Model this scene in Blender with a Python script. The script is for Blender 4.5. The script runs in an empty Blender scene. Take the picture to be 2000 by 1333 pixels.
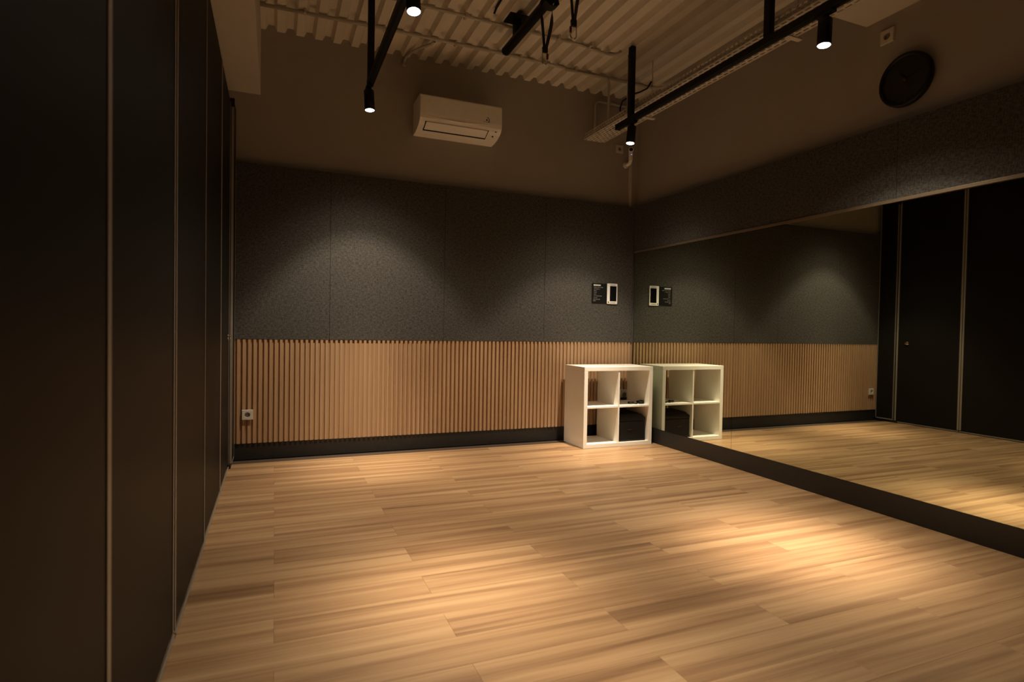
import bpy, math, random
from mathutils import Vector, Matrix

random.seed(7)
scene = bpy.context.scene
col = scene.collection

# ------------------------------------------------------------------ camera
CAM = Vector((-3.4964, -5.1625, 1.1154))
YAW, PITCH, ROLL, FPX = 22.3772, -1.261, 1.0033, 1127.6


def camera_axes():
    a, b, c = (math.radians(v) for v in (YAW, PITCH, ROLL))
    f = Vector((math.sin(a) * math.cos(b), math.cos(a) * math.cos(b), math.sin(b)))
    r = Vector((math.cos(a), -math.sin(a), 0))
    u = r.cross(f)
    return (math.cos(c) * r + math.sin(c) * u), (-math.sin(c) * r + math.cos(c) * u), f


cr, cu, cf = camera_axes()
cd = bpy.data.cameras.new('camera')
cd.sensor_fit = 'HORIZONTAL'
cd.sensor_width = 36.0
cd.lens = FPX / 2000 * 36
cd.clip_start = 0.02
cd.dof.use_dof = True
cd.dof.focus_distance = 4.6
cd.dof.aperture_fstop = 2.8
cam = bpy.data.objects.new('camera', cd)
cam.matrix_world = Matrix(((cr.x, cu.x, -cf.x, CAM.x), (cr.y, cu.y, -cf.y, CAM.y), (cr.z, cu.z, -cf.z, CAM.z), (0, 0, 0, 1)))
col.objects.link(cam)
scene.camera = cam

# ------------------------------------------------------------------ world and exposure
world = bpy.data.worlds.new('world')
scene.world = world
world.use_nodes = True
world.node_tree.nodes['Background'].inputs[0].default_value = (0.0, 0.0, 0.0, 1)
world.node_tree.nodes['Background'].inputs[1].default_value = 1.0
scene.view_settings.view_transform = 'Standard'
scene.view_settings.look = 'None'
scene.view_settings.gamma = 1.0
scene.view_settings.use_curve_mapping = False
scene.view_settings.exposure = 0.2

LIGHT_COL = (1.0, 0.845, 0.65)
# beam shapes of the reflector lamps: share of the peak intensity at angles off the axis, in degrees
FLOOD = ((0, 1.0), (5, 0.93), (9, 0.75), (13, 0.52), (17, 0.34), (21, 0.26), (27, 0.22), (33, 0.19), (36, 0.11), (39, 0.045), (43, 0.025), (48, 0.010), (52, 0.003), (60, 0.0))
SPOT = ((0, 1.0), (4, 0.93), (7, 0.76), (10, 0.52), (13, 0.31), (16, 0.185), (19, 0.12), (23, 0.085), (28, 0.072), (33, 0.062), (36, 0.045), (39, 0.022), (43, 0.012), (48, 0.006), (52, 0.002), (60, 0.0))
HALO = ((0, 1.0), (4, 0.93), (7, 0.76), (10, 0.52), (13, 0.31), (16, 0.185), (19, 0.12), (23, 0.085), (28, 0.072), (33, 0.065), (36, 0.060), (40, 0.062), (45, 0.070), (49, 0.044), (53, 0.008), (60, 0.0))
# track spotlights: x, y, z of the pivot, floor point the tube faces, floor point the reflector inside faces, watts, beam
SPOTS = [
    ('left track lamp at the far end', -2.865, -0.765, 2.89, (-2.74, -1.00, 0.0), (-2.75, -0.42, 0.0), 590, FLOOD),
    ('left track second lamp', -2.86, -2.20, 2.89, (-2.80, -2.75, 0.0), (-2.74, -2.85, 0.0), 640, SPOT),
    ('right track lamp at the far end', -0.69, -0.95, 2.89, (-1.05, -1.08, 0.0), (-0.76, -0.64, 0.0), 640, FLOOD),
    ('right track second lamp', -0.69, -2.82, 2.89, (-0.95, -2.95, 0.0), (-0.98, -2.97, 0.0), 1000, HALO),
    ('left track third lamp, nearest the camera', -2.86, -3.64, 2.89, (-2.55, -3.72, 0.0), (-2.45, -3.80, 0.0), 190, SPOT),
]


# ------------------------------------------------------------------ materials
def new_mat(name):
    m = bpy.data.materials.new(name)
    m.use_nodes = True
    return m, m.node_tree.nodes, m.node_tree.links, m.node_tree.nodes['Principled BSDF']


def plain(name, rgb, rough=0.5, metal=0.0, var=0.06, scale=30.0, bump=0.0, spec=0.5):
    m, n, l, b = new_mat(name)
    b.inputs['Roughness'].default_value = rough
    b.inputs['Metallic'].default_value = metal
    b.inputs['Specular IOR Level'].default_value = spec
    tc = n.new('ShaderNodeTexCoord')
    no = n.new('ShaderNodeTexNoise')
    no.inputs['Scale'].default_value = scale
    no.inputs['Detail'].default_value = 4
    l.new(tc.outputs['Object'], no.inputs['Vector'])
    cr_ = n.new('ShaderNodeValToRGB')
    cr_.color_ramp.elements[0].position = 0.3
    cr_.color_ramp.elements[1].position = 0.7
    cr_.color_ramp.elements[0].color = tuple(c * (1 - var) for c in rgb) + (1,)
    cr_.color_ramp.elements[1].color = tuple(min(1, c * (1 + var)) for c in rgb) + (1,)
    l.new(no.outputs['Fac'], cr_.inputs['Fac'])
    l.new(cr_.outputs['Color'], b.inputs['Base Color'])
    if bump:
        bp = n.new('ShaderNodeBump')
        bp.inputs['Strength'].default_value = bump
        bp.inputs['Distance'].default_value = 0.002
        l.new(no.outputs['Fac'], bp.inputs['Height'])
        l.new(bp.outputs['Normal'], b.inputs['Normal'])
    return m


def wood(name, stops, along, across, rough, object_shift=True, broad=1.0, bump=0.05, axis='X', gloss_var=0.08):
    """grain streaks running along one axis, different on every piece"""
    m, n, l, b = new_mat(name)
    tc = n.new('ShaderNodeTexCoord')
    oi = n.new('ShaderNodeObjectInfo')
    add = n.new('ShaderNodeVectorMath'); add.operation = 'MULTIPLY_ADD'
    comb = n.new('ShaderNodeCombineXYZ')
    for k in range(3):
        l.new(oi.outputs['Random'], comb.inputs[k])
    add.inputs[1].default_value = (37.0, 53.0, 71.0)
    l.new(comb.outputs[0], add.inputs[0])
    l.new(tc.outputs['Object'], add.inputs[2])

    def layer(sa, sc, detail, dist=0.0):
        mp = n.new('ShaderNodeMapping')
        s = (sa, sc, sc) if axis == 'X' else (sc, sc, sa)
        mp.inputs['Scale'].default_value = s
        l.new(add.outputs[0], mp.inputs['Vector'])
        t = n.new('ShaderNodeTexNoise')
        t.inputs['Scale'].default_value = 1.0
        t.inputs['Detail'].default_value = detail
        t.inputs['Roughness'].default_value = 0.6
        t.inputs['Distortion'].default_value = dist
        l.new(mp.outputs[0], t.inputs['Vector'])
        return t.outputs['Fac']
    a = layer(along, across, 3.0, 0.4)
    g = layer(along * 6, across * 13, 5.0)
    mx = n.new('ShaderNodeMath'); mx.operation = 'MULTIPLY_ADD'
    mx.inputs[1].default_value = broad
    l.new(a, mx.inputs[0])
    mg = n.new('ShaderNodeMath'); mg.operation = 'MULTIPLY_ADD'
    mg.inputs[1].default_value = 0.46
    mg.inputs[2].default_value = -0.23 - (broad - 1) * 0.5
    l.new(g, mg.inputs[0])
    l.new(mg.outputs[0], mx.inputs[2])
    # tone of the single piece, from the object colour
    ad = n.new('ShaderNodeMath'); ad.operation = 'ADD'
    sep = n.new('ShaderNodeSeparateColor')
    l.new(oi.outputs['Color'], sep.inputs[0])
    sh = n.new('ShaderNodeMath'); sh.operation = 'SUBTRACT'; sh.inputs[1].default_value = 0.5
    l.new(sep.outputs[0], sh.inputs[0])
    l.new(mx.outputs[0], ad.inputs[0]); l.new(sh.outputs[0], ad.inputs[1])
    ramp = n.new('ShaderNodeValToRGB')
    els = ramp.color_ramp.elements
    els[0].position, els[0].color = stops[0][0], stops[0][1] + (1,)
    els[1].position, els[1].color = stops[-1][0], stops[-1][1] + (1,)
    for p, c in stops[1:-1]:
        e = els.new(p); e.color = c + (1,)
    l.new(ad.outputs[0], ramp.inputs['Fac'])
    l.new(ramp.outputs['Color'], b.inputs['Base Color'])
    rr = n.new('ShaderNodeMath'); rr.operation = 'MULTIPLY_ADD'
    rr.inputs[1].default_value = gloss_var; rr.inputs[2].default_value = rough
    l.new(g, rr.inputs[0])
    l.new(rr.outputs[0], b.inputs['Roughness'])
    bp = n.new('ShaderNodeBump')
    bp.inputs['Strength'].default_value = bump
    bp.inputs['Distance'].default_value = 0.001
    l.new(g, bp.inputs['Height'])
    l.new(bp.outputs['Normal'], b.inputs['Normal'])
    return m


def fabric(name, dark, light):
    m, n, l, b = new_mat(name)
    tc = n.new('ShaderNodeTexCoord')
    out = []
    for s in ((40, 40, 130), (150, 150, 45)):
        mp = n.new('ShaderNodeMapping'); mp.inputs['Scale'].default_value = s
        l.new(tc.outputs['Object'], mp.inputs['Vector'])
        t = n.new('ShaderNodeTexNoise'); t.inputs['Scale'].default_value = 1; t.inputs['Detail'].default_value = 3
        l.new(mp.outputs[0], t.inputs['Vector'])
        out.append(t.outputs['Fac'])
    ad = n.new('ShaderNodeMath'); ad.operation = 'ADD'
    l.new(out[0], ad.inputs[0]); l.new(out[1], ad.inputs[1])
    r = n.new('ShaderNodeValToRGB')
    r.color_ramp.elements[0].position = 0.78; r.color_ramp.elements[0].color = dark + (1,)
    r.color_ramp.elements[1].position = 1.22; r.color_ramp.elements[1].color = light + (1,)
    hf = n.new('ShaderNodeMath'); hf.operation = 'MULTIPLY'; hf.inputs[1].default_value = 1.0
    l.new(ad.outputs[0], hf.inputs[0])
    r.color_ramp.elements[0].position = 0.39; r.color_ramp.elements[1].position = 0.61
    hf.inputs[1].default_value = 0.5
    l.new(hf.outputs[0], r.inputs['Fac'])
    l.new(r.outputs['Color'], b.inputs['Base Color'])
    b.inputs['Roughness'].default_value = 0.95
    b.inputs['Specular IOR Level'].default_value = 0.06
    bp = n.new('ShaderNodeBump'); bp.inputs['Strength'].default_value = 0.5; bp.inputs['Distance'].default_value = 0.001
    l.new(ad.outputs[0], bp.inputs['Height']); l.new(bp.outputs['Normal'], b.inputs['Normal'])
    return m


def emit(name, rgb, s):
    m, n, l, b = new_mat(name)
    b.inputs['Base Color'].default_value = (0.02, 0.02, 0.02, 1)
    b.inputs['Emission Color'].default_value = rgb + (1,)
    b.inputs['Emission Strength'].default_value = s
    return m


M = {
    'plank': wood('oak_vinyl_plank', [(0.12, (0.172, 0.090, 0.043)), (0.40, (0.312, 0.180, 0.087)), (0.58, (0.405, 0.248, 0.124)), (0.85, (0.505, 0.33, 0.176))],
                  0.42, 14.0, 0.33, broad=1.4, bump=0.06),
    'subfloor': plain('subfloor', (0.06, 0.035, 0.02), 0.8),
    'slat': wood('slat_wood', [(0.2, (0.36, 0.215, 0.115)), (0.5, (0.44, 0.275, 0.150)), (0.8, (0.51, 0.335, 0.19))],
                 1.5, 60.0, 0.42, broad=0.7, axis='Z'),
    'backing': plain('slat_backing', (0.20, 0.10, 0.045), 0.7),
    'fabric': fabric('grey_woven_fabric', (0.044, 0.041, 0.036), (0.104, 0.098, 0.088)),
    'paint': plain('beige_wall_paint', (0.37, 0.34, 0.30), 0.85, var=0.02, scale=6),
    'deck': plain('painted_steel_deck', (0.72, 0.67, 0.585), 0.6, var=0.03, scale=8),
    'soffit': plain('soffit_paint', (0.55, 0.51, 0.45), 0.8, var=0.02, scale=5),
    'black_base': plain('black_baseboard', (0.016, 0.015, 0.014), 0.45, var=0.15),
    'laminate': plain('dark_laminate', (0.012, 0.0105, 0.009), 0.5, var=0.05, scale=3, spec=0.1),
    'alu': plain('champagne_aluminium', (0.34, 0.305, 0.26), 0.45, metal=0.35, var=0.05),
    'brass_trim': plain('bronze_trim', (0.24, 0.18, 0.115), 0.45, metal=0.6),
    'black_metal': plain('black_powder_coat', (0.004, 0.004, 0.004), 0.55, var=0.1, spec=0.25),
    'black_plastic': plain('black_plastic', (0.005, 0.005, 0.005), 0.5, var=0.1, spec=0.3),
    'grey_plastic': plain('dark_grey_plastic', (0.011, 0.011, 0.0105), 0.45, var=0.1, spec=0.3),
    'white_plastic': plain('white_plastic', (0.92, 0.89, 0.84), 0.4, var=0.02),
    'socket_white': plain('socket_white', (0.62, 0.58, 0.50), 0.4, var=0.02),
    'socket_dark': plain('socket_well_shade', (0.26, 0.23, 0.19), 0.5),  # well darker than its plate: the recess's shade is in the colour
    'white_lam': plain('white_laminate', (0.90, 0.86, 0.77), 0.38, var=0.015, scale=12),
    'conduit': plain('painted_conduit', (0.48, 0.445, 0.385), 0.5, var=0.04),
    'tray': plain('painted_cable_tray', (0.62, 0.57, 0.50), 0.5, var=0.05),
    'steel': plain('steel', (0.55, 0.52, 0.48), 0.25, metal=1.0),
    'chrome': plain('chrome', (0.75, 0.70, 0.62), 0.12, metal=1.0),
    'webbing': plain('black_webbing', (0.012, 0.011, 0.012), 0.85, var=0.3, scale=300),
    'red': plain('dark_red_gate', (0.10, 0.012, 0.012), 0.5),
    'clock_face': plain('clock_face', (0.012, 0.011, 0.010), 0.6),
    'clock_mark': plain('clock_marks', (0.030, 0.028, 0.025), 0.6),
    'screen': plain('dark_screen', (0.006, 0.006, 0.007), 0.15, var=0.02),
    'print_white': plain('white_print', (0.62, 0.58, 0.50), 0.6),
    'print_grey': plain('grey_print', (0.30, 0.285, 0.255), 0.6),
    'clear': plain('frosted_plastic', (0.42, 0.38, 0.30), 0.3),
    'lens': emit('lamp_lens', (1.0, 0.985, 0.97), 14.0),
    'led': emit('status_led', (0.35, 0.35, 1.0), 1.2),
    'seal': plain('mirror_seal', (0.006, 0.006, 0.005), 0.4),
}
mm, nn_, ll_, bb_ = new_mat('silvered_mirror')
bb_.inputs['Base Color'].default_value = (0.64, 0.67, 0.56, 1)
bb_.inputs['Metallic'].default_value = 1.0
bb_.inputs['Roughness'].default_value = 0.012
M['mirror'] = mm


# ------------------------------------------------------------------ mesh helpers
class MB:
    def __init__(s):
        s.v, s.f, s.sm = [], [], []

    def box(s, a, b):
        x0, y0, z0 = (min(p, q) for p, q in zip(a, b))
        x1, y1, z1 = (max(p, q) for p, q in zip(a, b))
        i = len(s.v)
        s.v += [(x0, y0, z0), (x1, y0, z0), (x1, y1, z0), (x0, y1, z0), (x0, y0, z1), (x1, y0, z1), (x1, y1, z1), (x0, y1, z1)]
        for q in ((0, 3, 2, 1), (4, 5, 6, 7), (0, 1, 5, 4), (1, 2, 6, 5), (2, 3, 7, 6), (3, 0, 4, 7)):
            s.f.append(tuple(i + k for k in q)); s.sm.append(False)
        return s

    def rbox(s, a, b, r, axis=1, n=5):
        """box with four edges rounded, the rounded outline lying across the given axis"""
        o = [k for k in range(3) if k != axis]
        lo = [min(p, q) for p, q in zip(a, b)]; hi = [max(p, q) for p, q in zip(a, b)]
        pts = []
        for cx, cy, t0 in ((hi[o[0]] - r, hi[o[1]] - r, 0), (lo[o[0]] + r, hi[o[1]] - r, 90), (lo[o[0]] + r, lo[o[1]] + r, 180), (hi[o[0]] - r, lo[o[1]] + r, 270)):
            for k in range(n + 1):
                t = math.radians(t0 + 90 * k / n)
                pts.append((cx + r * math.cos(t), cy + r * math.sin(t)))
        return s.prism(pts, axis, lo[axis], hi[axis])

    def prism(s, pts, axis, a, b):
        o = [k for k in range(3) if k != axis]
        i = len(s.v); n = len(pts)
        for w in (a, b):
            for p in pts:
                q = [0, 0, 0]; q[o[0]], q[o[1]], q[axis] = p[0], p[1], w
                s.v.append(tuple(q))
        for k in range(n):
            j = (k + 1) % n
            s.f.append((i + k, i + j, i + n + j, i + n + k)); s.sm.append(False)
        s.f.append(tuple(i + k for k in reversed(range(n)))); s.sm.append(False)
        s.f.append(tuple(i + n + k for k in range(n))); s.sm.append(False)
        return s

    def tube(s, pts, r, n=10, caps=True, flat=None):
        """round (or flattened) tube along a list of points"""
        pts = [Vector(p) for p in pts]
        i0 = len(s.v)
        up = None
        for k, p in enumerate(pts):
            t = ((pts[min(k + 1, len(pts) - 1)] - p).normalized() + (p - pts[max(k - 1, 0)]).normalized())
            t = t.normalized() if t.length > 1e-6 else Vector((0, 0, 1))
            if up is None:
                up = Vector((0, 0, 1)) if abs(t.z) < 0.9 else Vector((1, 0, 0))
            x = (up - t * up.dot(t)).normalized(); y = t.cross(x); up = x
            rr = r[k] if isinstance(r, (list, tuple)) else r
            for q in range(n):
                a = 2 * math.pi * q / n
                s.v.append(tuple(p + x * (rr * math.cos(a)) + y * (rr * math.sin(a) * (flat or 1))))
        for k in range(len(pts) - 1):
            for q in range(n):
                w = (q + 1) % n
                s.f.append((i0 + k * n + q, i0 + k * n + w, i0 + (k + 1) * n + w, i0 + (k + 1) * n + q)); s.sm.append(True)
        if caps:
            s.f.append(tuple(i0 + q for q in reversed(range(n)))); s.sm.append(False)
            e = i0 + (len(pts) - 1) * n
            s.f.append(tuple(e + q for q in range(n))); s.sm.append(False)
        return s

    def lathe(s, prof, c, d, n=40, cap0=True, cap1=True):
        """profile (radius, height) turned about direction d through c"""
        c = Vector(c); d = Vector(d).normalized()
        x = d.orthogonal().normalized(); y = d.cross(x)
        i0 = len(s.v)
        for r, h in prof:
            for q in range(n):
                a = 2 * math.pi * q / n
                s.v.append(tuple(c + d * h + x * (r * math.cos(a)) + y * (r * math.sin(a))))
        for k in range(len(prof) - 1):
            for q in range(n):
                w = (q + 1) % n
                s.f.append((i0 + k * n + q, i0 + k * n + w, i0 + (k + 1) * n + w, i0 + (k + 1) * n + q)); s.sm.append(True)
        if cap0:
            s.f.append(tuple(i0 + q for q in reversed(range(n)))); s.sm.append(False)
        if cap1:
            e = i0 + (len(prof) - 1) * n
            s.f.append(tuple(e + q for q in range(n))); s.sm.append(False)
        return s

    def ribbon(s, path, w, th, side):
        """flat strap along a path; side is the direction of its width"""
        path = [Vector(p) for p in path]
        i0 = len(s.v); n = len(path)
        sides = [Vector(q).normalized() for q in side] if isinstance(side, list) else [Vector(side).normalized()] * n
        w0 = w
        for k, p in enumerate(path):
            t = (path[min(k + 1, n - 1)] - path[max(k - 1, 0)]).normalized()
            side = (sides[k] - t * sides[k].dot(t)).normalized()
            w = w0[k] if isinstance(w0, list) else w0
            nn = t.cross(side).normalized()
            for a, b in ((-1, -1), (1, -1), (1, 1), (-1, 1)):
                s.v.append(tuple(p + side * (a * w / 2) + nn * (b * th / 2)))
        for k in range(n - 1):
            for q in range(4):
                z = (q + 1) % 4
                s.f.append((i0 + k * 4 + q, i0 + k * 4 + z, i0 + k * 4 + 4 + z, i0 + k * 4 + 4 + q)); s.sm.append(False)
        s.f.append((i0 + 3, i0 + 2, i0 + 1, i0)); s.f.append(tuple(i0 + (n - 1) * 4 + q for q in range(4))); s.sm += [False, False]
        return s

    def mesh(s, name, mat):
        me = bpy.data.meshes.new(name)
        me.from_pydata(s.v, [], s.f)
        me.polygons.foreach_set('use_smooth', s.sm)
        import bmesh
        bm = bmesh.new(); bm.from_mesh(me)
        bmesh.ops.recalc_face_normals(bm, faces=bm.faces)
        bm.to_mesh(me); bm.free()
        me.materials.append(mat)
        me.update()
        return me

    def build(s, name, mat, parent=None, bevel=0.0, seg=2):
        """one mesh object; its origin stays at its parent's"""
        if parent is not None:
            off = world_loc(parent)
            s.v = [(v[0] - off.x, v[1] - off.y, v[2] - off.z) for v in s.v]
        o = bpy.data.objects.new(name, s.mesh(name, mat))
        col.objects.link(o)
        if parent is not None:
            o.parent = parent
        if bevel:
            md = o.modifiers.new('bevel', 'BEVEL'); md.width = bevel; md.segments = seg; md.limit_method = 'ANGLE'; md.angle_limit = math.radians(40)
        return o


def world_loc(o):
    p = Vector((0, 0, 0))
    while o is not None:
        p += o.location; o = o.parent
    return p


def tag(o, label=None, cat=None, group=None, kind=None):
    for k, v in (('label', label), ('category', cat), ('group', group), ('kind', kind)):
        if v:
            o[k] = v
    return o


def thing(name, label, cat, loc=(0, 0, 0), group=None, kind=None):
    o = bpy.data.objects.new(name, None)
    o.empty_display_size = 0.05
    o.location = loc
    col.objects.link(o)
    return tag(o, label, cat, group, kind)


def inst(mesh, name, parent, loc=(0, 0, 0), tone=None):
    """another piece sharing a mesh"""
    o = bpy.data.objects.new(name, mesh)
    o.location = Vector(loc) - world_loc(parent)
    o.parent = parent
    col.objects.link(o)
    if tone is not None:
        o.color = (tone, tone, tone, 1)
    return o


def arc(c, r, a0, a1, n, plane):
    out = []
    for k in range(n + 1):
        a = math.radians(a0 + (a1 - a0) * k / n)
        p = list(c); p[plane[0]] += r * math.cos(a); p[plane[1]] += r * math.sin(a)
        out.append(tuple(p))
    return out


# ------------------------------------------------------------------ the room
W = 3.8054          # partition face is x = -W, mirror face is x = 0, slat faces are y = 0
YF = -7.0           # wall behind the camera
ZC = 3.535          # underside of the deck ribs
Z_SLAT0, Z_SLAT1, Z_PANEL = 0.136, 0.988, 2.415

# floor: subfloor and one object per plank
floor = thing('floor', 'oak-coloured plank floor laid in half-bond rows', 'floor', (0, 0, 0), kind='structure')
MB().box((-4.3, YF - 0.1, -0.12), (0.2, 0.2, -0.007)).build('subfloor', M['subfloor'], floor)
PL, PW, PT, GAP = 1.22, 0.18, 0.007, 0.0004
meshes = {}


def plank_mesh(w, d):
    k = (round(w, 3), round(d, 3))
    if k not in meshes:
        b = 0.0005
        mb = MB()
        mb.v = [(0, 0, -PT), (w, 0, -PT), (w, d, -PT), (0, d, -PT), (0, 0, -b), (w, 0, -b), (w, d, -b), (0, d, -b),
                (b, b, 0), (w - b, b, 0), (w - b, d - b, 0), (b, d - b, 0)]
        mb.f = [(0, 1, 5, 4), (1, 2, 6, 5), (2, 3, 7, 6), (3, 0, 4, 7), (4, 5, 9, 8), (5, 6, 10, 9), (6, 7, 11, 10), (7, 4, 8, 11), (8, 9, 10, 11), (3, 2, 1, 0)]
        mb.sm = [False] * 10
        meshes[k] = mb.mesh('plank', M['plank'])
    return meshes[k]


DARK_PLANKS = {(11, 1): 0.40, (14, 1): 0.46, (17, 2): 0.40, (15, 2): 0.44, (13, 2): 0.47, (10, 2): 0.44, (5, 2): 0.42, (20, 2): 0.46}
row = 0
y1 = -2.11 + 11 * PW + 0.18
rows = []
k = 0
while True:
    top = -2.11 + PW * (12 - k) - PW
    if top < YF:
        break
    rows.append((k, top))
    k += 1
for k, top in rows:
    lo, hi = top - PW, min(top, 0.055)
    if lo >= hi:
        continue
    x = (-3.49 if k % 2 == 1 else -2.88) - 2 * PL
    j = -1
    while x < 0.06:
        a, b = max(x, -3.95), min(x + PL, 0.058)
        if b - a > 0.02:
            tone = DARK_PLANKS.get((k, j), 0.5 + random.uniform(-0.055, 0.05))
            inst(plank_mesh(b - a - GAP, hi - lo - GAP), 'plank', floor, (a, lo, 0), tone)
        x += PL; j += 1

# back wall: painted masonry, four fabric panels, one object per slat
wb = thing('wall_back', 'far wall with wood slats below, grey fabric panels and beige paint above', 'wall', (0, 0, 0), kind='structure')
MB().box((-4.2, 0.06, 0), (0.2, 0.2, 3.7)).build('painted_surface', M['paint'], wb)
gb = MB().box((-3.86, 0.0135, Z_SLAT0), (0.06, 0.0595, Z_SLAT1)).build('grooved_board', M['slat'], wb)
gb.color = (0.34, 0.34, 0.34, 1)  # toned below the slats: shade in the grooves put into the board's colour
xs = [-3.86, -3.061, -2.053, -1.032, 0.0]
for a, b in zip(xs[:-1], xs[1:]):
    MB().box((a + 0.0009, 0.0, Z_SLAT1 + 0.001), (b - 0.0009, 0.0595, Z_PANEL)).build('acoustic_panel', M['fabric'], wb, bevel=0.0015)
sm = MB().box((0, 0.0, Z_SLAT0), (0.0208, 0.0134, Z_SLAT1 - 0.0008)).mesh('slat', M['slat'])
pitch = 0.0401
for k in range(-2, 94):
    x = -3.774 + k * pitch
    if x > -0.022:
        break
    inst(sm, 'slat', wb, (x, 0, 0), 0.5 + random.uniform(-0.06, 0.06))
tag(MB().box((-3.86, 0.0105, 0), (0.0, 0.0595, Z_SLAT0)).build('baseboard_back', M['black_base'], bevel=0.002),
    'black baseboard under the wood slats of the far wall', 'baseboard', kind='structure')

# right wall: painted masonry, fabric panels over the mirror
wr = thing('wall_right', 'right wall with grey fabric panels above the mirror and beige paint over them', 'wall', (0, 0, 0), kind='structure')
MB().box((0.06, YF, 0), (0.2, 0.06, 3.7)).build('painted_surface', M['paint'], wr)
ys = [-0.0, -1.44, -2.776, -4.1, -5.45, YF]
for a, b in zip(ys[:-1], ys[1:]):
    MB().box((0.0, a - 0.0009, 1.947), (0.0595, b + 0.0009, Z_PANEL)).build('acoustic_panel', M['fabric'], wr, bevel=0.0015)
tag(MB().box((0.0, YF, 0), (0.0595, -0.001, 0.147)).build('baseboard_right', M['black_base'], bevel=0.002),
    'black baseboard under the wall mirror', 'baseboard', kind='structure')
tag(MB().box((-0.006, YF, 1.926), (0.0595, -0.004, 1.946)).build('trim_1', M['brass_trim'], bevel=0.001),
    'thin bronze trim along the top edge of the mirror', 'trim', kind='structure')

# the mirror: four panes on a black backing
mir = thing('wall_mirror', 'large frameless wall mirror covering the lower right wall', 'mirror', (0, 0, 0.148))
MB().box((0.005, YF, 0.148), (0.0595, -0.003, 1.9255)).build('backing', M['seal'], mir)
my = [-0.018, -1.464, -3.62, -5.78, YF + 0.01]
for a, b in zip(my[:-1], my[1:]):
    MB().box((0.0, a - 0.0012, 0.149), (0.0048, b + 0.0012, 1.925)).build('mirror_pane', M['mirror'], mir)

# wall behind the camera
tag(MB().box((-4.2, YF - 0.1, 0), (0.2, YF, 3.7)).build('wall_front', M['paint']), 'beige wall behind the camera', 'wall', kind='structure')

# ceiling: one folded steel sheet, two soffits
ce = thing('ceiling', 'beige corrugated steel deck ceiling with ribs running to the far wall', 'ceiling', (0, 0, 0), kind='structure')
prof = []
x0 = -3.494 - 5 * 0.1485
while x0 < 0.1:
    prof += [(x0 - 0.022, ZC + 0.045), (x0, ZC), (x0 + 0.060, ZC), (x0 + 0.082, ZC + 0.045)]
    x0 += 0.1485
prof = [(max(min(p[0], 0.19), -4.19), p[1]) for p in prof]
mb = MB()
full = prof + [(p[0], p[1] + 0.003) for p in reversed(prof)]
n = len(prof)
for y in (0.06, YF):
    for p in prof:
        mb.v.append((p[0], y, p[1]))
for k in range(n - 1):
    mb.f.append((k, k + 1, n + k + 1, n + k)); mb.sm.append(False)
mb.build('deck_sheet', M['deck'], ce)
MB().box((-4.2, YF, 3.62), (0.2, 0.2, 3.7)).build('slab', M['subfloor'], ce)
MB().box((-4.0, YF, 2.996), (-3.617, 0.0595, 3.534)).build('soffit', M['soffit'], ce)
MB().box((-0.28, YF, 3.12), (0.0595, -2.505, 3.534)).build('soffit', M['soffit'], ce)

# left wall: movable partition of dark panels with aluminium edges
wl = thing('wall_left', 'dark movable partition of tall panels with thin aluminium edges', 'wall', (-W, 0, 0), kind='structure')
ZP = 2.80
MB().box((-4.2, YF, 0), (-4.0, 0.06, 3.7)).build('wall_core', M['paint'], wl)
seams = [-0.232, -0.99, -1.915, -2.855, -3.725, -4.65, -5.57, -6.49]
XP = -3.819      # face of the partition panels


def partition_panel(a, b, parent, name, x=XP):
    p = MB().box((x - 0.08, a - 0.003, 0.028), (x, b + 0.003, ZP)).build(name, M['laminate'], parent)
    for e0, e1 in ((a - 0.003, a - 0.022), (b + 0.003, b + 0.022)):
        MB().box((x, e0, 0.028), (x + 0.003, e1, ZP)).build('edge_trim', M['alu'], p, bevel=0.001)
    MB().box((x, a - 0.003, 0.009), (x + 0.007, b + 0.003, 0.018)).build('bottom_trim', M['alu'], p, bevel=0.001)
    MB().box((x - 0.07, a - 0.01, 0.0), (x - 0.012, b + 0.01, 0.028)).build('floor_seal', M['seal'], p)
    return p


for k, (a, b) in enumerate(zip(seams[1:-1], seams[2:])):
    partition_panel(a, b, wl, 'partition_panel', XP + (0.003 if k % 2 else 0))
jamb = MB().box((XP - 0.06, -0.002, 0.03), (-3.794, -0.226, ZP + 0.02)).build('jamb', M['laminate'], wl)
MB().box((-3.811, -0.2261, 0.03), (-3.7935, -0.230, ZP - 0.02)).build('edge_trim', M['alu'], jamb)
MB().box((-3.794, -0.006, 0.03), (-3.792, -0.014, ZP)).build('edge_trim', M['alu'], jamb)
MB().box((-3.794, -0.006, 0.03), (-3.792, -0.226, 0.042)).build('bottom_trim', M['alu'], jamb)
MB().box((-3.85, -0.01, 0.0), (-3.800, -0.28, 0.029)).build('foot', M['seal'], jamb)
MB().box((-3.822, -0.2261, ZP - 0.03), (-3.790, -0.25, ZP + 0.03)).build('end_cap', M['black_plastic'], jamb, bevel=0.004)
d1 = thing('door_1', 'dark partition door leaf with round knob beside the far wall', 'door', (XP, -0.24, 0), kind='structure')
partition_panel(-0.235, seams[1], d1, 'door_leaf')
MB().lathe([(0.023, 0), (0.023, 0.004), (0.012, 0.006), (0.011, 0.009), (0.019, 0.012), (0.021, 0.016), (0.018, 0.020), (0.010, 0.0215)], (XP, -0.368, 1.014), (1, 0, 0), 24).build('door_knob', M['chrome'], d1)


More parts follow.
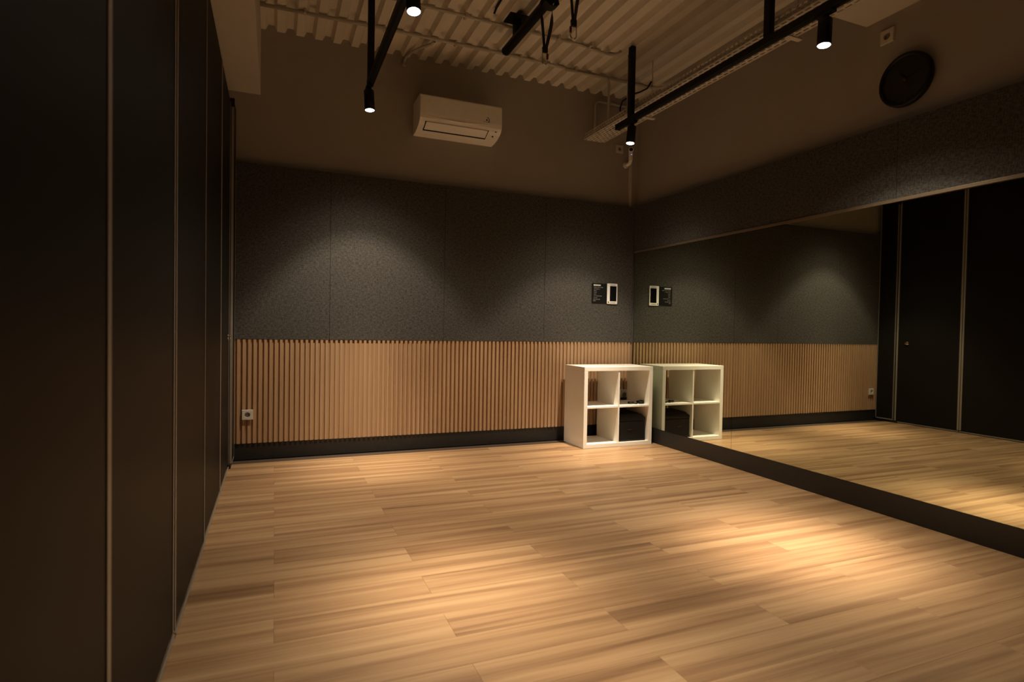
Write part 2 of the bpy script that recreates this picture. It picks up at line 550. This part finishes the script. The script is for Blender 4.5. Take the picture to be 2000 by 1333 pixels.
# ------------------------------------------------------------------ lighting tracks and spotlights
def track(label, x, ya, posts):
    t = thing('lighting_track', label, 'lighting track', (x, ya, 2.90), group=None)
    z0, z1, h = 2.895, 2.940, 0.0225
    MB().box((x - h, ya, z0), (x + h, YF + 0.4, z1)).build('rail', M['black_metal'], t, bevel=0.002)
    MB().box((x - 0.009, ya - 0.002, z0 - 0.003), (x + 0.009, YF + 0.4, z0 + 0.001)).build('contact_strip', M['black_plastic'], t)
    MB().box((x - h - 0.001, ya + 0.004, z0 - 0.001), (x + h + 0.001, ya - 0.006, z1 + 0.001)).build('end_cap', M['black_plastic'], t, bevel=0.002)
    for py in posts:
        p = MB().box((x - h, py - h, z1), (x + h, py + h, ZC + 0.0)).build('drop_post', M['black_metal'], t, bevel=0.002)
    return t


track('left black lighting track hung from the deck by a square post', -2.855, -0.745, (-0.775, -3.9))
track('right black lighting track hung beside the perforated cable tray', -0.69, -0.72, (-0.93, -2.42, -4.4))


def beam_shape(ld, shape):
    """angular intensity of a reflector lamp"""
    ld.use_nodes = True
    n, l = ld.node_tree.nodes, ld.node_tree.links
    em = n['Emission']
    tc = n.new('ShaderNodeTexCoord')
    sep = n.new('ShaderNodeSeparateXYZ')
    l.new(tc.outputs['Normal'], sep.inputs[0])
    ab = n.new('ShaderNodeMath'); ab.operation = 'ABSOLUTE'
    l.new(sep.outputs['Z'], ab.inputs[0])
    ac_ = n.new('ShaderNodeMath'); ac_.operation = 'ARCCOSINE'
    l.new(ab.outputs[0], ac_.inputs[0])
    dv_ = n.new('ShaderNodeMath'); dv_.operation = 'DIVIDE'; dv_.inputs[1].default_value = math.pi / 2
    l.new(ac_.outputs[0], dv_.inputs[0])
    r = n.new('ShaderNodeValToRGB')
    e = r.color_ramp.elements
    r.color_ramp.interpolation = 'B_SPLINE' if False else 'EASE'
    for k, (a, v) in enumerate(shape):
        q = e[k] if k < 2 else e.new(min(a / 90, 1.0))
        q.position = a / 90
        q.color = (v, v, v, 1)
    r.color_ramp.interpolation = 'LINEAR'
    l.new(dv_.outputs[0], r.inputs['Fac'])
    l.new(r.outputs['Color'], em.inputs['Strength'])


SPOT_LABELS = [
    'black tube spotlight at the far end of the left track',
    'black tube spotlight nearer the camera on the left track',
    'black tube spotlight at the far end of the right track, above the white shelf',
    'black tube spotlight on the right track near the wall clock',
    'black tube spotlight on the left track nearest the camera, above the frame',
]
for (nm, x, y, z, aim, beam_aim, pw, shape), lab in zip(SPOTS, SPOT_LABELS):
    t = thing('spotlight', lab, 'spotlight', (x, y, z), group='tube spotlights on the tracks')
    piv = Vector((x, y, z - 0.035))
    d = (Vector(aim) - piv).normalized()
    MB().box((x - 0.019, y - 0.055, z - 0.014), (x + 0.019, y + 0.055, z + 0.004)).build('track_adapter', M['black_plastic'], t, bevel=0.002)
    MB().tube([(x, y, z - 0.008), tuple(piv + d * 0.004)], 0.019, 14).build('stem', M['black_metal'], t)
    R, L = 0.0365, 0.150
    tu = MB().lathe([(0.0, 0), (R - 0.004, 0), (R, 0.004), (R, L), (R - 0.003, L), (R - 0.003, L - 0.006), (0.0, L - 0.006)], piv, d, 40, False, False).build('lamp_tube', M['black_metal'], t)
    MB().lathe([(R - 0.0032, L - 0.0055), (R - 0.0032, L - 0.003), (R * 0.6, L - 0.0005), (0.001, L)], piv, d, 40).build('lens', M['lens'], t)
    rot = (Vector(beam_aim) - (piv + d * L)).to_track_quat('-Z', 'Y').to_euler()
    ld = bpy.data.lights.new('beam', 'SPOT')
    ld.energy = pw; ld.color = LIGHT_COL
    ld.spot_size = math.radians(150); ld.spot_blend = 0.1
    ld.shadow_soft_size = 0.022
    beam_shape(ld, shape)
    lo = bpy.data.objects.new('beam', ld)
    lo.location = piv + d * (L + 0.012) - Vector((x, y, z))
    lo.rotation_euler = rot
    lo.parent = t
    col.objects.link(lo)

# ------------------------------------------------------------------ cable tray
tr = thing('cable_tray', 'beige perforated cable tray running beside the right lighting track', 'cable tray', (-0.52, 0.0, 3.02))
TX0, TX1, TZ, TY0, TY1 = -0.63, -0.412, 3.022, -0.02, YF + 0.4
nl = 8
mb = MB()
for k in range(nl):
    x = TX0 + (TX1 - TX0) * k / (nl - 1)
    mb.box((x - 0.0082, TY0, TZ), (x + 0.0082, TY1, TZ + 0.002))
for k in range(nl - 1):
    xa = TX0 + (TX1 - TX0) * k / (nl - 1) + 0.0082
    xb = TX0 + (TX1 - TX0) * (k + 1) / (nl - 1) - 0.0082
    y = TY0 - (0.0 if k % 2 else 0.029)
    while y > TY1:
        mb.box((xa, y, TZ), (xb, y - 0.017, TZ + 0.002)); y -= 0.058
mb.build('perforated_base', M['tray'], tr)
for x in (TX0, TX1):
    mb = MB()
    for z in (TZ, TZ + 0.022, TZ + 0.048):
        mb.box((x - 0.0012, TY0, z), (x + 0.0012, TY1, z + 0.010))
    for z, s in ((TZ + 0.010, 0.0), (TZ + 0.032, 0.021)):
        y = TY0 - s
        while y > TY1:
            mb.box((x - 0.0012, y, z), (x + 0.0012, y - 0.014, z + 0.017)); y -= 0.042
    mb.build('side_wall', M['tray'], tr)
for y in (-0.80, -2.36, -3.9, -5.4):
    MB().box((TX0 - 0.03, y - 0.018, TZ - 0.010), (TX1 + 0.055, y + 0.018, TZ - 0.0005)).build('support_arm', M['tray'], tr, bevel=0.001)
    for x in (-0.385, -0.645):
        MB().tube([(x, y, TZ - 0.010), (x, y, ZC - 0.0005)], 0.004, 8).build('threaded_rod', M['conduit'], tr)
c = []
for k in range(60):
    y = -0.3 - k * 0.105
    c.append((-0.53 + 0.02 * math.sin(k * 0.7), y, 3.035 + 0.004 * math.sin(k * 1.3)))
tag(MB().tube(c, 0.009, 8).build('cable', M['black_plastic']), 'black cable lying along the inside of the cable tray', 'cable')

# ------------------------------------------------------------------ conduits
YC1, ZC1 = -0.405, 3.514
t = thing('conduit', 'painted conduit nearest the far wall, running across under the ceiling ribs', 'conduit', (-3.6, YC1, ZC1))
MB().tube([(-3.616, YC1 + 0.03, ZC1), (-2.67, YC1, ZC1), (-1.70, YC1, ZC1), (-0.62, YC1 + 0.036, ZC1), (-0.10, YC1 + 0.05, ZC1)] + arc((-0.06, YC1 - 0.04, ZC1), 0.09, 80, 0, 6, (0, 1)) + [(0.031, -2.48, ZC1)], 0.0140, 12).build('pipe', M['conduit'], t)
yd = YC1 + 0.034
MB().tube([(-1.05, yd - 0.022, ZC1 - 0.018), (-0.72, yd - 0.018, ZC1 - 0.018)] + [(-0.64 + 0.056 * math.sin(math.radians(q)), yd - 0.02, ZC1 - 0.074 + 0.056 * math.cos(math.radians(q))) for q in range(0, 91, 15)] + [(-0.584, yd - 0.02, 3.028)], 0.0115, 10).build('drop_pipe', M['conduit'], t)
for x in (-3.3, -2.7, -2.1, -1.5, -0.95):
    MB().box((x - 0.008, YC1 - 0.018, ZC1 - 0.0150), (x + 0.008, YC1 + 0.03, ZC - 0.0005)).build('saddle_clip', M['conduit'], t, bevel=0.002)
YC2 = -0.855
t = thing('conduit', 'thinner painted conduit running across the ceiling past the strap bar', 'conduit', (-3.6, YC2, ZC1))
MB().tube([(-3.616, YC2 - 0.01, ZC1), (-2.3, YC2, ZC1), (-1.58, YC2 + 0.022, ZC1), (-1.15, YC2 + 0.032, ZC1), (-0.84, YC2 + 0.085, ZC1), (-0.79, YC2 + 0.083, ZC1 + 0.004), (-0.74, YC2 + 0.075, ZC1 + 0.02), (-0.715, YC2 + 0.06, ZC + 0.02)], 0.012, 10).build('pipe', M['conduit'], t)
for x in (-3.2, -2.6, -2.15, -1.35, -1.05):
    MB().box((x - 0.010, YC2 - 0.014, ZC1 - 0.013), (x + 0.010, YC2 + 0.045, ZC - 0.0005)).build('saddle_clip', M['conduit'], t, bevel=0.002)
t = thing('conduit', 'short bent conduit branching to the far wall left of the air conditioner', 'conduit', (-2.3, -0.4, 3.49))
br = [(-2.275, YC1 + 0.026, 3.508), (-2.29, -0.34, 3.500), (-2.36, -0.24, 3.498), (-2.405, -0.15, 3.500), (-2.425, -0.06, 3.504), (-2.436, 0.0, 3.503), (-2.440, 0.033, 3.493), (-2.441, 0.045, 3.475), (-2.441, 0.047, 3.455)]
MB().tube(br, 0.0115, 10).build('pipe', M['conduit'], t)
MB().lathe([(0.0125, 0), (0.020, 0.003), (0.020, 0.014), (0.013, 0.018)], (-2.441, 0.039, 3.460), (0, 0, -1), 16).build('end_fitting', M['conduit'], t)
t = thing('conduit', 'conduit on the far wall in the upper right corner bending down into the tray', 'conduit', (-0.4, 0.04, 3.4))
MB().tube([(-0.476, 0.046, 3.08), (-0.476, 0.046, 3.36)] + arc((-0.426, 0.046, 3.41), 0.05, 180, 90, 6, (0, 2)) + [(0.03, 0.046, 3.46)], 0.0115, 10).build('pipe', M['conduit'], t)
for x in (-0.3, -0.1):
    MB().box((x - 0.01, 0.034, 3.446), (x + 0.01, 0.0595, 3.474)).build('saddle_clip', M['conduit'], t, bevel=0.002)
tag(MB().tube([(-0.16, -0.47, 3.515), (-0.165, -0.41, 3.470), (-0.185, -0.32, 3.465), (-0.20, -0.22, 3.48), (-0.17, -0.10, 3.50), (-0.18, 0.0, 3.49), (-0.176, 0.045, 3.44), (-0.176, 0.048, 3.40)], 0.008, 8).build('cable', M['black_plastic']),
    'loose black cable drooping from the deck in the upper right corner', 'cable')
tag(MB().box((-0.048, 0.036, Z_PANEL - 0.03), (-0.020, 0.0595, 3.05)).build('cable_trunking', M['soffit'], bevel=0.002),
    'thin vertical trunking in the far right corner above the fabric panels', 'trunking')
tag(MB().tube([(-1.97, -2.3, 3.525), (-1.98, -1.20, 3.525), (-1.972, -1.04, 3.525), (-1.975, -1.0, 3.50)], 0.009, 8).build('cable', M['black_plastic']),
    'black cable fixed under the deck left of the strap bar', 'cable')

# ------------------------------------------------------------------ strap bar
BX, BZ, BR = -1.762, 3.385, 0.036
t = thing('anchor_bar', 'round black anchor bar hung from the ceiling, carrying two straps', 'bar', (BX, -0.70, BZ))
MB().lathe([(BR - 0.006, 0), (BR, 0.006), (BR, 3.2)], (BX, -0.70, BZ), (0, -1, 0), 28).build('bar', M['black_metal'], t)
for y in (-0.94, -3.4):
    b = MB().box((BX - 0.025, y - 0.03, BZ), (BX + 0.025, y + 0.03, ZC - 0.008)).build('bracket', M['black_metal'], t, bevel=0.002)
    MB().box((BX - 0.085, y - 0.075, ZC - 0.010), (BX + 0.085, y + 0.075, ZC - 0.0005)).build('ceiling_plate', M['black_metal'], b, bevel=0.001)


def strap(label, y, drop, gate_side, slack, wrap):
    t = thing('strap', label, 'strap', (BX, y, BZ), group='straps on the anchor bar')
    zb = BZ - drop
    r = BR + 0.0028
    # one loop over the bar, both legs meeting at the carabiner
    left = [(BX - r * (1 - k / 9) ** 1.15 - 0.004, y + 0.004 * k / 9, BZ - (drop - 0.01) * k / 9) for k in range(10)]
    top = [(BX + r * math.cos(math.radians(q)), y, BZ + r * math.sin(math.radians(q))) for q in range(160, 19, -20)]
    right = [(BX + r * (1 - k / 9) ** 1.15 + 0.004 + slack * math.sin(math.pi * (k / 9) ** 0.7), y + 0.004 * k / 9, BZ - (drop - 0.01) * k / 9) for k in range(10)]
    tw = [(0.10 + 0.75 * min(1, k / 3), 0.95 - 0.30 * min(1, k / 3), 0) for k in range(10)]
    wd = [0.046 - 0.012 * k / 9 for k in range(10)]
    MB().ribbon(list(reversed(left)) + top + right, list(reversed(wd)) + [0.046] * len(top) + wd, 0.0035, list(reversed(tw)) + [(0, 1, 0)] * len(top) + tw).build('webbing', M['webbing'], t)
    if wrap:
        pts = []
        for q in range(90, -271, -15):
            a = math.radians(q)
            rr = BR + 0.010 + (0.022 if -150 < q < -30 else 0.0)
            pts.append((BX + rr * math.cos(a), y - 0.075, BZ + rr * math.sin(a)))
        MB().ribbon(pts, 0.07, 0.005, (0, 1, 0)).build('wrap', M['webbing'], t)
    MB().rbox((BX - 0.019, y - 0.004, zb - 0.002), (BX + 0.019, y + 0.012, zb + 0.040), 0.006).build('stitched_end', M['webbing'], t)
    # carabiner: closed loop with a pointed foot, in the plane across the bar
    prof_ = [(-0.019, 0.012), (-0.012, 0.020), (0.012, 0.020), (0.019, 0.012), (0.020, -0.02), (0.021, -0.05), (0.019, -0.066), (0.010, -0.078), (0.0, -0.083), (-0.010, -0.079), (-0.019, -0.068), (-0.021, -0.05), (-0.020, -0.02), (-0.019, 0.012)]
    loop = [(BX + a, y + 0.004, zb + b) for a, b in prof_]
    cb = MB().tube(loop, 0.0042, 8).build('carabiner', M['steel'], t)
    MB().tube([(BX + gate_side * 0.0205, y + 0.004, zb - 0.045), (BX + gate_side * 0.0205, y + 0.004, zb - 0.008)], 0.0075, 10).build('gate_sleeve', M['red'], cb)


strap('black strap looped over the anchor bar near its far end', -1.465, 0.335, 1, 0.020, True)
strap('black strap on the anchor bar nearer the camera', -1.885, 0.350, -1, 0.004, False)

# ------------------------------------------------------------------ air conditioner
ac = thing('air_conditioner', 'white wall air conditioner high on the far wall', 'air conditioner', (-1.98, 0.06, 2.9))
AX0, AX1 = -2.352, -1.596
pts = [(0.0595, 3.13), (-0.195, 3.13), (-0.212, 3.118), (-0.218, 3.03), (-0.220, 2.955), (-0.214, 2.925), (-0.198, 2.900), (-0.165, 2.879), (-0.10, 2.858), (-0.03, 2.846), (0.0595, 2.842)]
MB().prism(pts, 0, AX0, AX1).build('casing', M['white_plastic'], ac, bevel=0.003)
MB().box((AX0 + 0.004, -0.2215, 2.962), (AX1 - 0.004, -0.2165, 3.112)).build('front_panel', M['white_plastic'], ac, bevel=0.002)
# raised curved crease sweeping across the lower front
crease = []
for k in range(25):
    f = k / 24
    crease.append((AX0 + 0.03 + f * (AX1 - AX0 - 0.06), -0.220 + 0.004, 2.952 - 0.022 * math.sin(math.pi * min(1, f * 1.05)) ** 0.8 + 0.010 * (f - 0.3)))
MB().tube(crease, [0.002 + 0.004 * math.sin(math.pi * k / 24) for k in range(25)], 8).build('crease', M['white_plastic'], ac)
fp = lambda y, z: (y, z)
MB().prism([(-0.2000, 2.9010), (-0.0985, 2.8565), (-0.101, 2.850), (-0.203, 2.894)], 0, AX0 + 0.052, AX1 - 0.122).build('air_slot', M['black_plastic'], ac)
MB().prism([(-0.2015, 2.9010), (-0.117, 2.8625), (-0.1205, 2.8545), (-0.2060, 2.8925)], 0, AX0 + 0.060, AX1 - 0.130).build('air_flap', M['white_plastic'], ac, bevel=0.001)
mk = MB()
for k in range(10):
    a0 = math.radians(-60 + 150 * k / 10); a1 = math.radians(-60 + 150 * (k + 1) / 10)
    mk.tube([(-1.742 + 0.022 * math.cos(a0), -0.2225, 2.985 + 0.022 * math.sin(a0)), (-1.742 + 0.022 * math.cos(a1), -0.2225, 2.985 + 0.022 * math.sin(a1))], 0.003, 6)
mk.lathe([(0.007, 0), (0.007, 0.0015)], (-1.745, -0.2215, 2.985), (0, -1, 0), 16)
mk.build('badge', M['grey_plastic'], ac)
mk = MB()
for k in range(6):
    mk.box((-1.775 + k * 0.011, -0.2222, 2.965), (-1.767 + k * 0.011, -0.2212, 2.969))
mk.build('lettering', M['print_grey'], ac)
for x, z in ((-1.655, 2.898), (-1.668, 2.868)):
    MB().box((x, -0.199 + (2.9 - z) * 1.6, z - 0.004), (x + 0.014, -0.203 + (2.9 - z) * 1.6, z + 0.008)).build('indicator', M['grey_plastic'], ac)

# ------------------------------------------------------------------ clock
ck = thing('wall_clock', 'round black wall clock high on the right wall', 'clock', (0.06, -2.787, 2.668))
cc = (0.0595, -2.787, 2.668)
RC = 0.160
MB().lathe([(RC - 0.01, 0), (RC, 0.01), (RC, 0.034), (RC - 0.006, 0.042), (RC - 0.018, 0.043), (RC - 0.022, 0.030)], cc, (-1, 0, 0), 64, True, False).build('rim', M['black_plastic'], ck)
MB().lathe([(RC - 0.02, 0.0), (RC - 0.02, 0.026)], cc, (-1, 0, 0), 64).build('dial', M['clock_face'], ck)
for h in range(12):
    mk = MB()
    a = math.radians(90 - 30 * h)
    for r0, r1, w in ((0.118, 0.132, 0.004 if h % 3 else 0.007),):
        p0 = Vector((0.0595 - 0.0268, cc[1] - math.cos(a) * r0, cc[2] + math.sin(a) * r0))
        p1 = Vector((0.0595 - 0.0268, cc[1] - math.cos(a) * r1, cc[2] + math.sin(a) * r1))
        mk.ribbon([p0, p1], w, 0.0012, (0, math.sin(a), math.cos(a)))
    mk.build('hour_mark', M['clock_mark'], ck)
for nm, ang, ln, w in (('hour_hand', 125, 0.065, 0.009), ('minute_hand', 20, 0.098, 0.006)):
    a = math.radians(ang)
    MB().ribbon([Vector((0.029, cc[1] + math.cos(a) * 0.015, cc[2] - math.sin(a) * 0.015)), Vector((0.029, cc[1] - math.cos(a) * ln, cc[2] + math.sin(a) * ln))], w, 0.001, (0, math.sin(a), math.cos(a))).build(nm, M['grey_plastic'], ck)
MB().lathe([(0.009, 0.026), (0.009, 0.036), (0.004, 0.038)], cc, (-1, 0, 0), 16).build('hub', M['red'], ck)


# ------------------------------------------------------------------ power sockets
def socket(label, c, nrm, size=0.08, face='socket_white', group='white power sockets'):
    """square plate with a recessed round two-pin well; nrm is '-y' or '-x'"""
    t = thing('power_socket', label, 'socket', c, group=group)
    h = size / 2

    def P(u, v, w):
        return (c[0] + u, c[1] - w, c[2] + v) if nrm == '-y' else (c[0] - w, c[1] - u, c[2] + v)
    # plate as a ring round the well
    mb = MB(); n = 32
    sq = []
    for k in range(n):
        a = 2 * math.pi * k / n
        m_ = max(abs(math.cos(a)), abs(math.sin(a)))
        sq.append((h * math.cos(a) / m_, h * math.sin(a) / m_))
    r = size * 0.255
    for ring, w in ((sq, 0.0), (sq, 0.009), ([(q[0] * 0.95, q[1] * 0.95) for q in sq], 0.013)):
        for q in ring:
            mb.v.append(P(q[0], q[1], w))
    for w in (0.013, 0.0005):
        for k in range(n):
            a = 2 * math.pi * k / n
            mb.v.append(P(r * math.cos(a), r * math.sin(a), w))
    for s_ in range(4):
        for k in range(n):
            j = (k + 1) % n
            mb.f.append((s_ * n + k, s_ * n + j, (s_ + 1) * n + j, (s_ + 1) * n + k)); mb.sm.append(False)
    mb.f.append(tuple(4 * n + k for k in range(n))); mb.sm.append(False)
    mb.f.append(tuple(reversed(range(n)))); mb.sm.append(False)
    mb.build('face_plate', M[face], t)
    d = (0, -1, 0) if nrm == '-y' else (-1, 0, 0)
    MB().lathe([(r * 0.97, 0.0006), (r * 0.97, 0.0016)], c, d, 28).build('well', M['socket_dark'], t)
    mb = MB()
    for u in (-0.0095, 0.0095):
        mb.lathe([(0.0026, 0.0014), (0.0026, 0.0024)], P(u, 0, 0) if True else c, d, 10)
    mb.build('pin_hole', M['black_plastic'], t)
    return t


socket('white power socket low on the wood slats at the left', (-3.695, -0.004, 0.373), '-y', 0.082)
socket('beige power socket high on the right wall above the clock', (0.0595, -2.652, 2.993), '-x', 0.086)
socket('beige power socket high on the far wall beside the security camera', (-0.168, 0.0595, 3.012), '-y', 0.082)

# socket with adapter behind the white shelf
t = socket('white power socket behind the shelf with a plugged-in adapter', (-0.088, -0.004, 0.435), '-y', 0.115)
tag(MB().rbox((-0.137, -0.019, 0.388), (-0.040, -0.062, 0.412), 0.006).build('power_adapter', M['black_plastic']), 'black adapter plugged into the socket behind the shelf', 'adapter')
cp = [(-0.07, -0.05, 0.388), (-0.065, -0.055, 0.34), (-0.03, -0.045, 0.28), (-0.02, -0.03, 0.20), (-0.03, -0.03, 0.10), (-0.05, -0.035, 0.02), (-0.12, -0.036, 0.006), (-0.3, -0.03, 0.006)]
tag(MB().tube(cp, 0.003, 8).build('cord', M['black_plastic']), 'thin black cord dropping behind the shelf from the adapter', 'cord')

# ------------------------------------------------------------------ security camera
sc = thing('security_camera', 'small white security camera in the far right corner under the spotlight', 'camera', (-0.09, 0.05, 2.86))
MB().lathe([(0.032, 0), (0.032, 0.010), (0.026, 0.016)], (-0.088, 0.0595, 2.853), (0, -1, 0), 24).build('wall_base', M['white_plastic'], sc)
MB().tube([(-0.088, 0.048, 2.853), (-0.089, 0.005, 2.851), (-0.090, -0.025, 2.858), (-0.092, -0.038, 2.876), (-0.092, -0.041, 2.890)], 0.019, 14).build('arm', M['white_plastic'], sc)
dv = Vector((-0.55, -0.85, -0.10)).normalized()
pb = Vector((-0.092, -0.04, 2.93))
MB().rbox((-0.092 - 0.021, -0.02, 2.885), (-0.092 + 0.021, -0.062, 2.985), 0.019, axis=2).build('body', M['white_plastic'], sc)
hd = MB().lathe([(0.026, -0.02), (0.026, 0.022), (0.022, 0.025)], (-0.092, -0.045, 2.985), dv, 28).build('head', M['white_plastic'], sc)
MB().lathe([(0.019, 0.0245), (0.019, 0.027), (0.010, 0.030)], (-0.092, -0.045, 2.985), dv, 24).build('lens', M['screen'], hd)
MB().lathe([(0.0035, 0), (0.0035, 0.003)], (-0.097, -0.062, 2.935), (-0.2, -1, 0), 10).build('status_light', M['led'], sc)

# ------------------------------------------------------------------ sign and wall panel
sg = thing('instruction_sign', 'black instruction sign with small white lettering on the far wall', 'sign', (-0.41, 0, 1.49))
MB().rbox((-0.500, -0.006, 1.389), (-0.322, 0.0, 1.592), 0.006).build('board', M['black_plastic'], sg)
MB().box((-0.481, -0.0068, 1.566), (-0.398, -0.006, 1.580)).build('heading_bar', M['print_white'], sg)
lines = [(1.548, -0.476, [0.035, 0.022, 0.014, 0.026]), (1.531, -0.476, [0.024, 0.030, 0.008]), (1.513, -0.476, [0.018, 0.008]), (1.496, -0.476, [0.013, 0.014]), (1.478, -0.476, [0.020, 0.004]),
         (1.460, -0.476, [0.018, 0.012, 0.024, 0.024]), (1.442, -0.477, [0.018, 0.018]), (1.426, -0.484, [0.030, 0.045]), (1.410, -0.484, [0.030])]
for z, x, words in lines:
    mb = MB()
    for w in words:
        k = 0
        while k * 0.0042 < w - 0.002:
            mb.box((x + k * 0.0042, -0.0066, z), (x + k * 0.0042 + 0.0028, -0.006, z + random.choice((0.0045, 0.0045, 0.0065)))); k += 1
        x += w + 0.004
    mb.build('text_line', M['print_grey'], sg)
ip = thing('control_panel', 'white framed control panel with a dark screen beside the sign', 'panel', (-0.26, 0, 1.49))
MB().rbox((-0.322, -0.013, 1.385), (-0.200, 0.0, 1.596), 0.008).build('frame', M['white_plastic'], ip, bevel=0.002)
MB().box((-0.291, -0.0145, 1.414), (-0.212, -0.0125, 1.571)).build('screen', M['screen'], ip, bevel=0.0005)
MB().box((-0.288, -0.0140, 1.579), (-0.222, -0.0125, 1.587)).build('speaker_slot', M['clear'], ip)
MB().rbox((-0.312, -0.0150, 1.396), (-0.301, -0.0125, 1.409), 0.003).build('button', M['grey_plastic'], ip)
MB().box((-0.287, -0.0140, 1.394), (-0.222, -0.0125, 1.402)).build('name_strip', M['clear'], ip)

# ------------------------------------------------------------------ white cube shelf
UX0, UX1, UY0, UY1, UH = -0.8238, -0.0588, -0.070, -0.460, 0.765
sh = thing('cube_shelf', 'white open-backed shelf of four cubes in the far right corner', 'shelf', (-0.44, -0.265, 0))
E_, D_ = 0.038, 0.017
bv = 0.0012
MB().box((UX0, UY0, UH - E_), (UX1, UY1, UH)).build('top_panel', M['white_lam'], sh, bevel=bv)
MB().box((UX0, UY0, 0.0008), (UX1, UY1, E_)).build('bottom_panel', M['white_lam'], sh, bevel=bv)
MB().box((UX0, UY0, E_ + 0.0006), (UX0 + E_, UY1, UH - E_ - 0.0006)).build('side_panel', M['white_lam'], sh, bevel=bv)
MB().box((UX1 - E_, UY0, E_ + 0.0006), (UX1, UY1, UH - E_ - 0.0006)).build('side_panel', M['white_lam'], sh, bevel=bv)
xm = (UX0 + UX1) / 2
MB().box((xm - D_ / 2, UY0, E_), (xm + D_ / 2, UY1 + 0.004, UH - E_)).build('divider', M['white_lam'], sh, bevel=bv)
MB().box((UX0 + E_, UY0, UH / 2 - D_ / 2), (xm - D_ / 2, UY1 + 0.002, UH / 2 + D_ / 2)).build('shelf_board', M['white_lam'], sh, bevel=bv)
MB().box((xm + D_ / 2, UY0, UH / 2 - D_ / 2), (UX1 - E_, UY1 + 0.002, UH / 2 + D_ / 2)).build('shelf_board', M['white_lam'], sh, bevel=bv)

# black box in the lower right cube
bx = thing('printer', 'black boxy printer-like device in the lower right cube of the shelf', 'printer', (-0.26, -0.26, E_))
X0, X1 = xm + D_ / 2 + 0.003, UX1 - E_ - 0.012
MB().rbox((X0, -0.11, E_ + 0.002), (X1, -0.425, 0.238), 0.012, axis=2).build('body', M['black_plastic'], bx)
MB().prism([(-0.43, 0.236), (-0.43, 0.262), (-0.41, 0.268), (-0.36, 0.288), (-0.14, 0.296), (-0.115, 0.28), (-0.115, 0.236)], 0, X0 + 0.001, X1 - 0.001).build('lid', M['grey_plastic'], bx, bevel=0.006, seg=3)
MB().rbox((X0 + 0.014, -0.424, E_ + 0.022), (X1 - 0.014, -0.432, 0.222), 0.010).build('front_panel', M['black_plastic'], bx)
MB().rbox((X0 + 0.10, -0.431, 0.146), (X0 + 0.168, -0.437, 0.156), 0.004).build('handle', M['grey_plastic'], bx)
MB().box((X0 + 0.118, -0.4365, 0.149), (X0 + 0.150, -0.4378, 0.153)).build('badge', M['red'], bx)
MB().box((X0 + 0.008, -0.425, E_ + 0.0), (X1 - 0.008, -0.435, E_ + 0.018)).build('foot_rail', M['grey_plastic'], bx, bevel=0.002)

# black coiled cable on the shelf board
cz = UH / 2 + D_ / 2 + 0.006
pts = []
for k in range(60):
    a = k * 0.45
    pts.append((-0.130 + 0.036 * math.cos(a) + 0.004 * math.sin(k * 0.9), -0.365 + 0.030 * math.sin(a), cz + 0.0005 * k * 0.7))
pts += [(-0.175, -0.37, cz + 0.004), (-0.20, -0.40, cz), (-0.215, -0.37, cz)]
for k in range(26):
    a = k * 0.5
    pts.append((-0.243 + 0.026 * math.cos(a), -0.362 + 0.024 * math.sin(a), cz + 0.0006 * k))
t = thing('coiled_cable', 'small black coiled cable lying in the upper right cube', 'cable', (-0.18, -0.36, cz - 0.006))
MB().tube(pts, 0.0050, 8).build('coil', M['black_plastic'], t)
MB().rbox((-0.160, -0.40, cz - 0.005), (-0.115, -0.375, cz + 0.012), 0.005, axis=0).build('plug', M['black_plastic'], t)
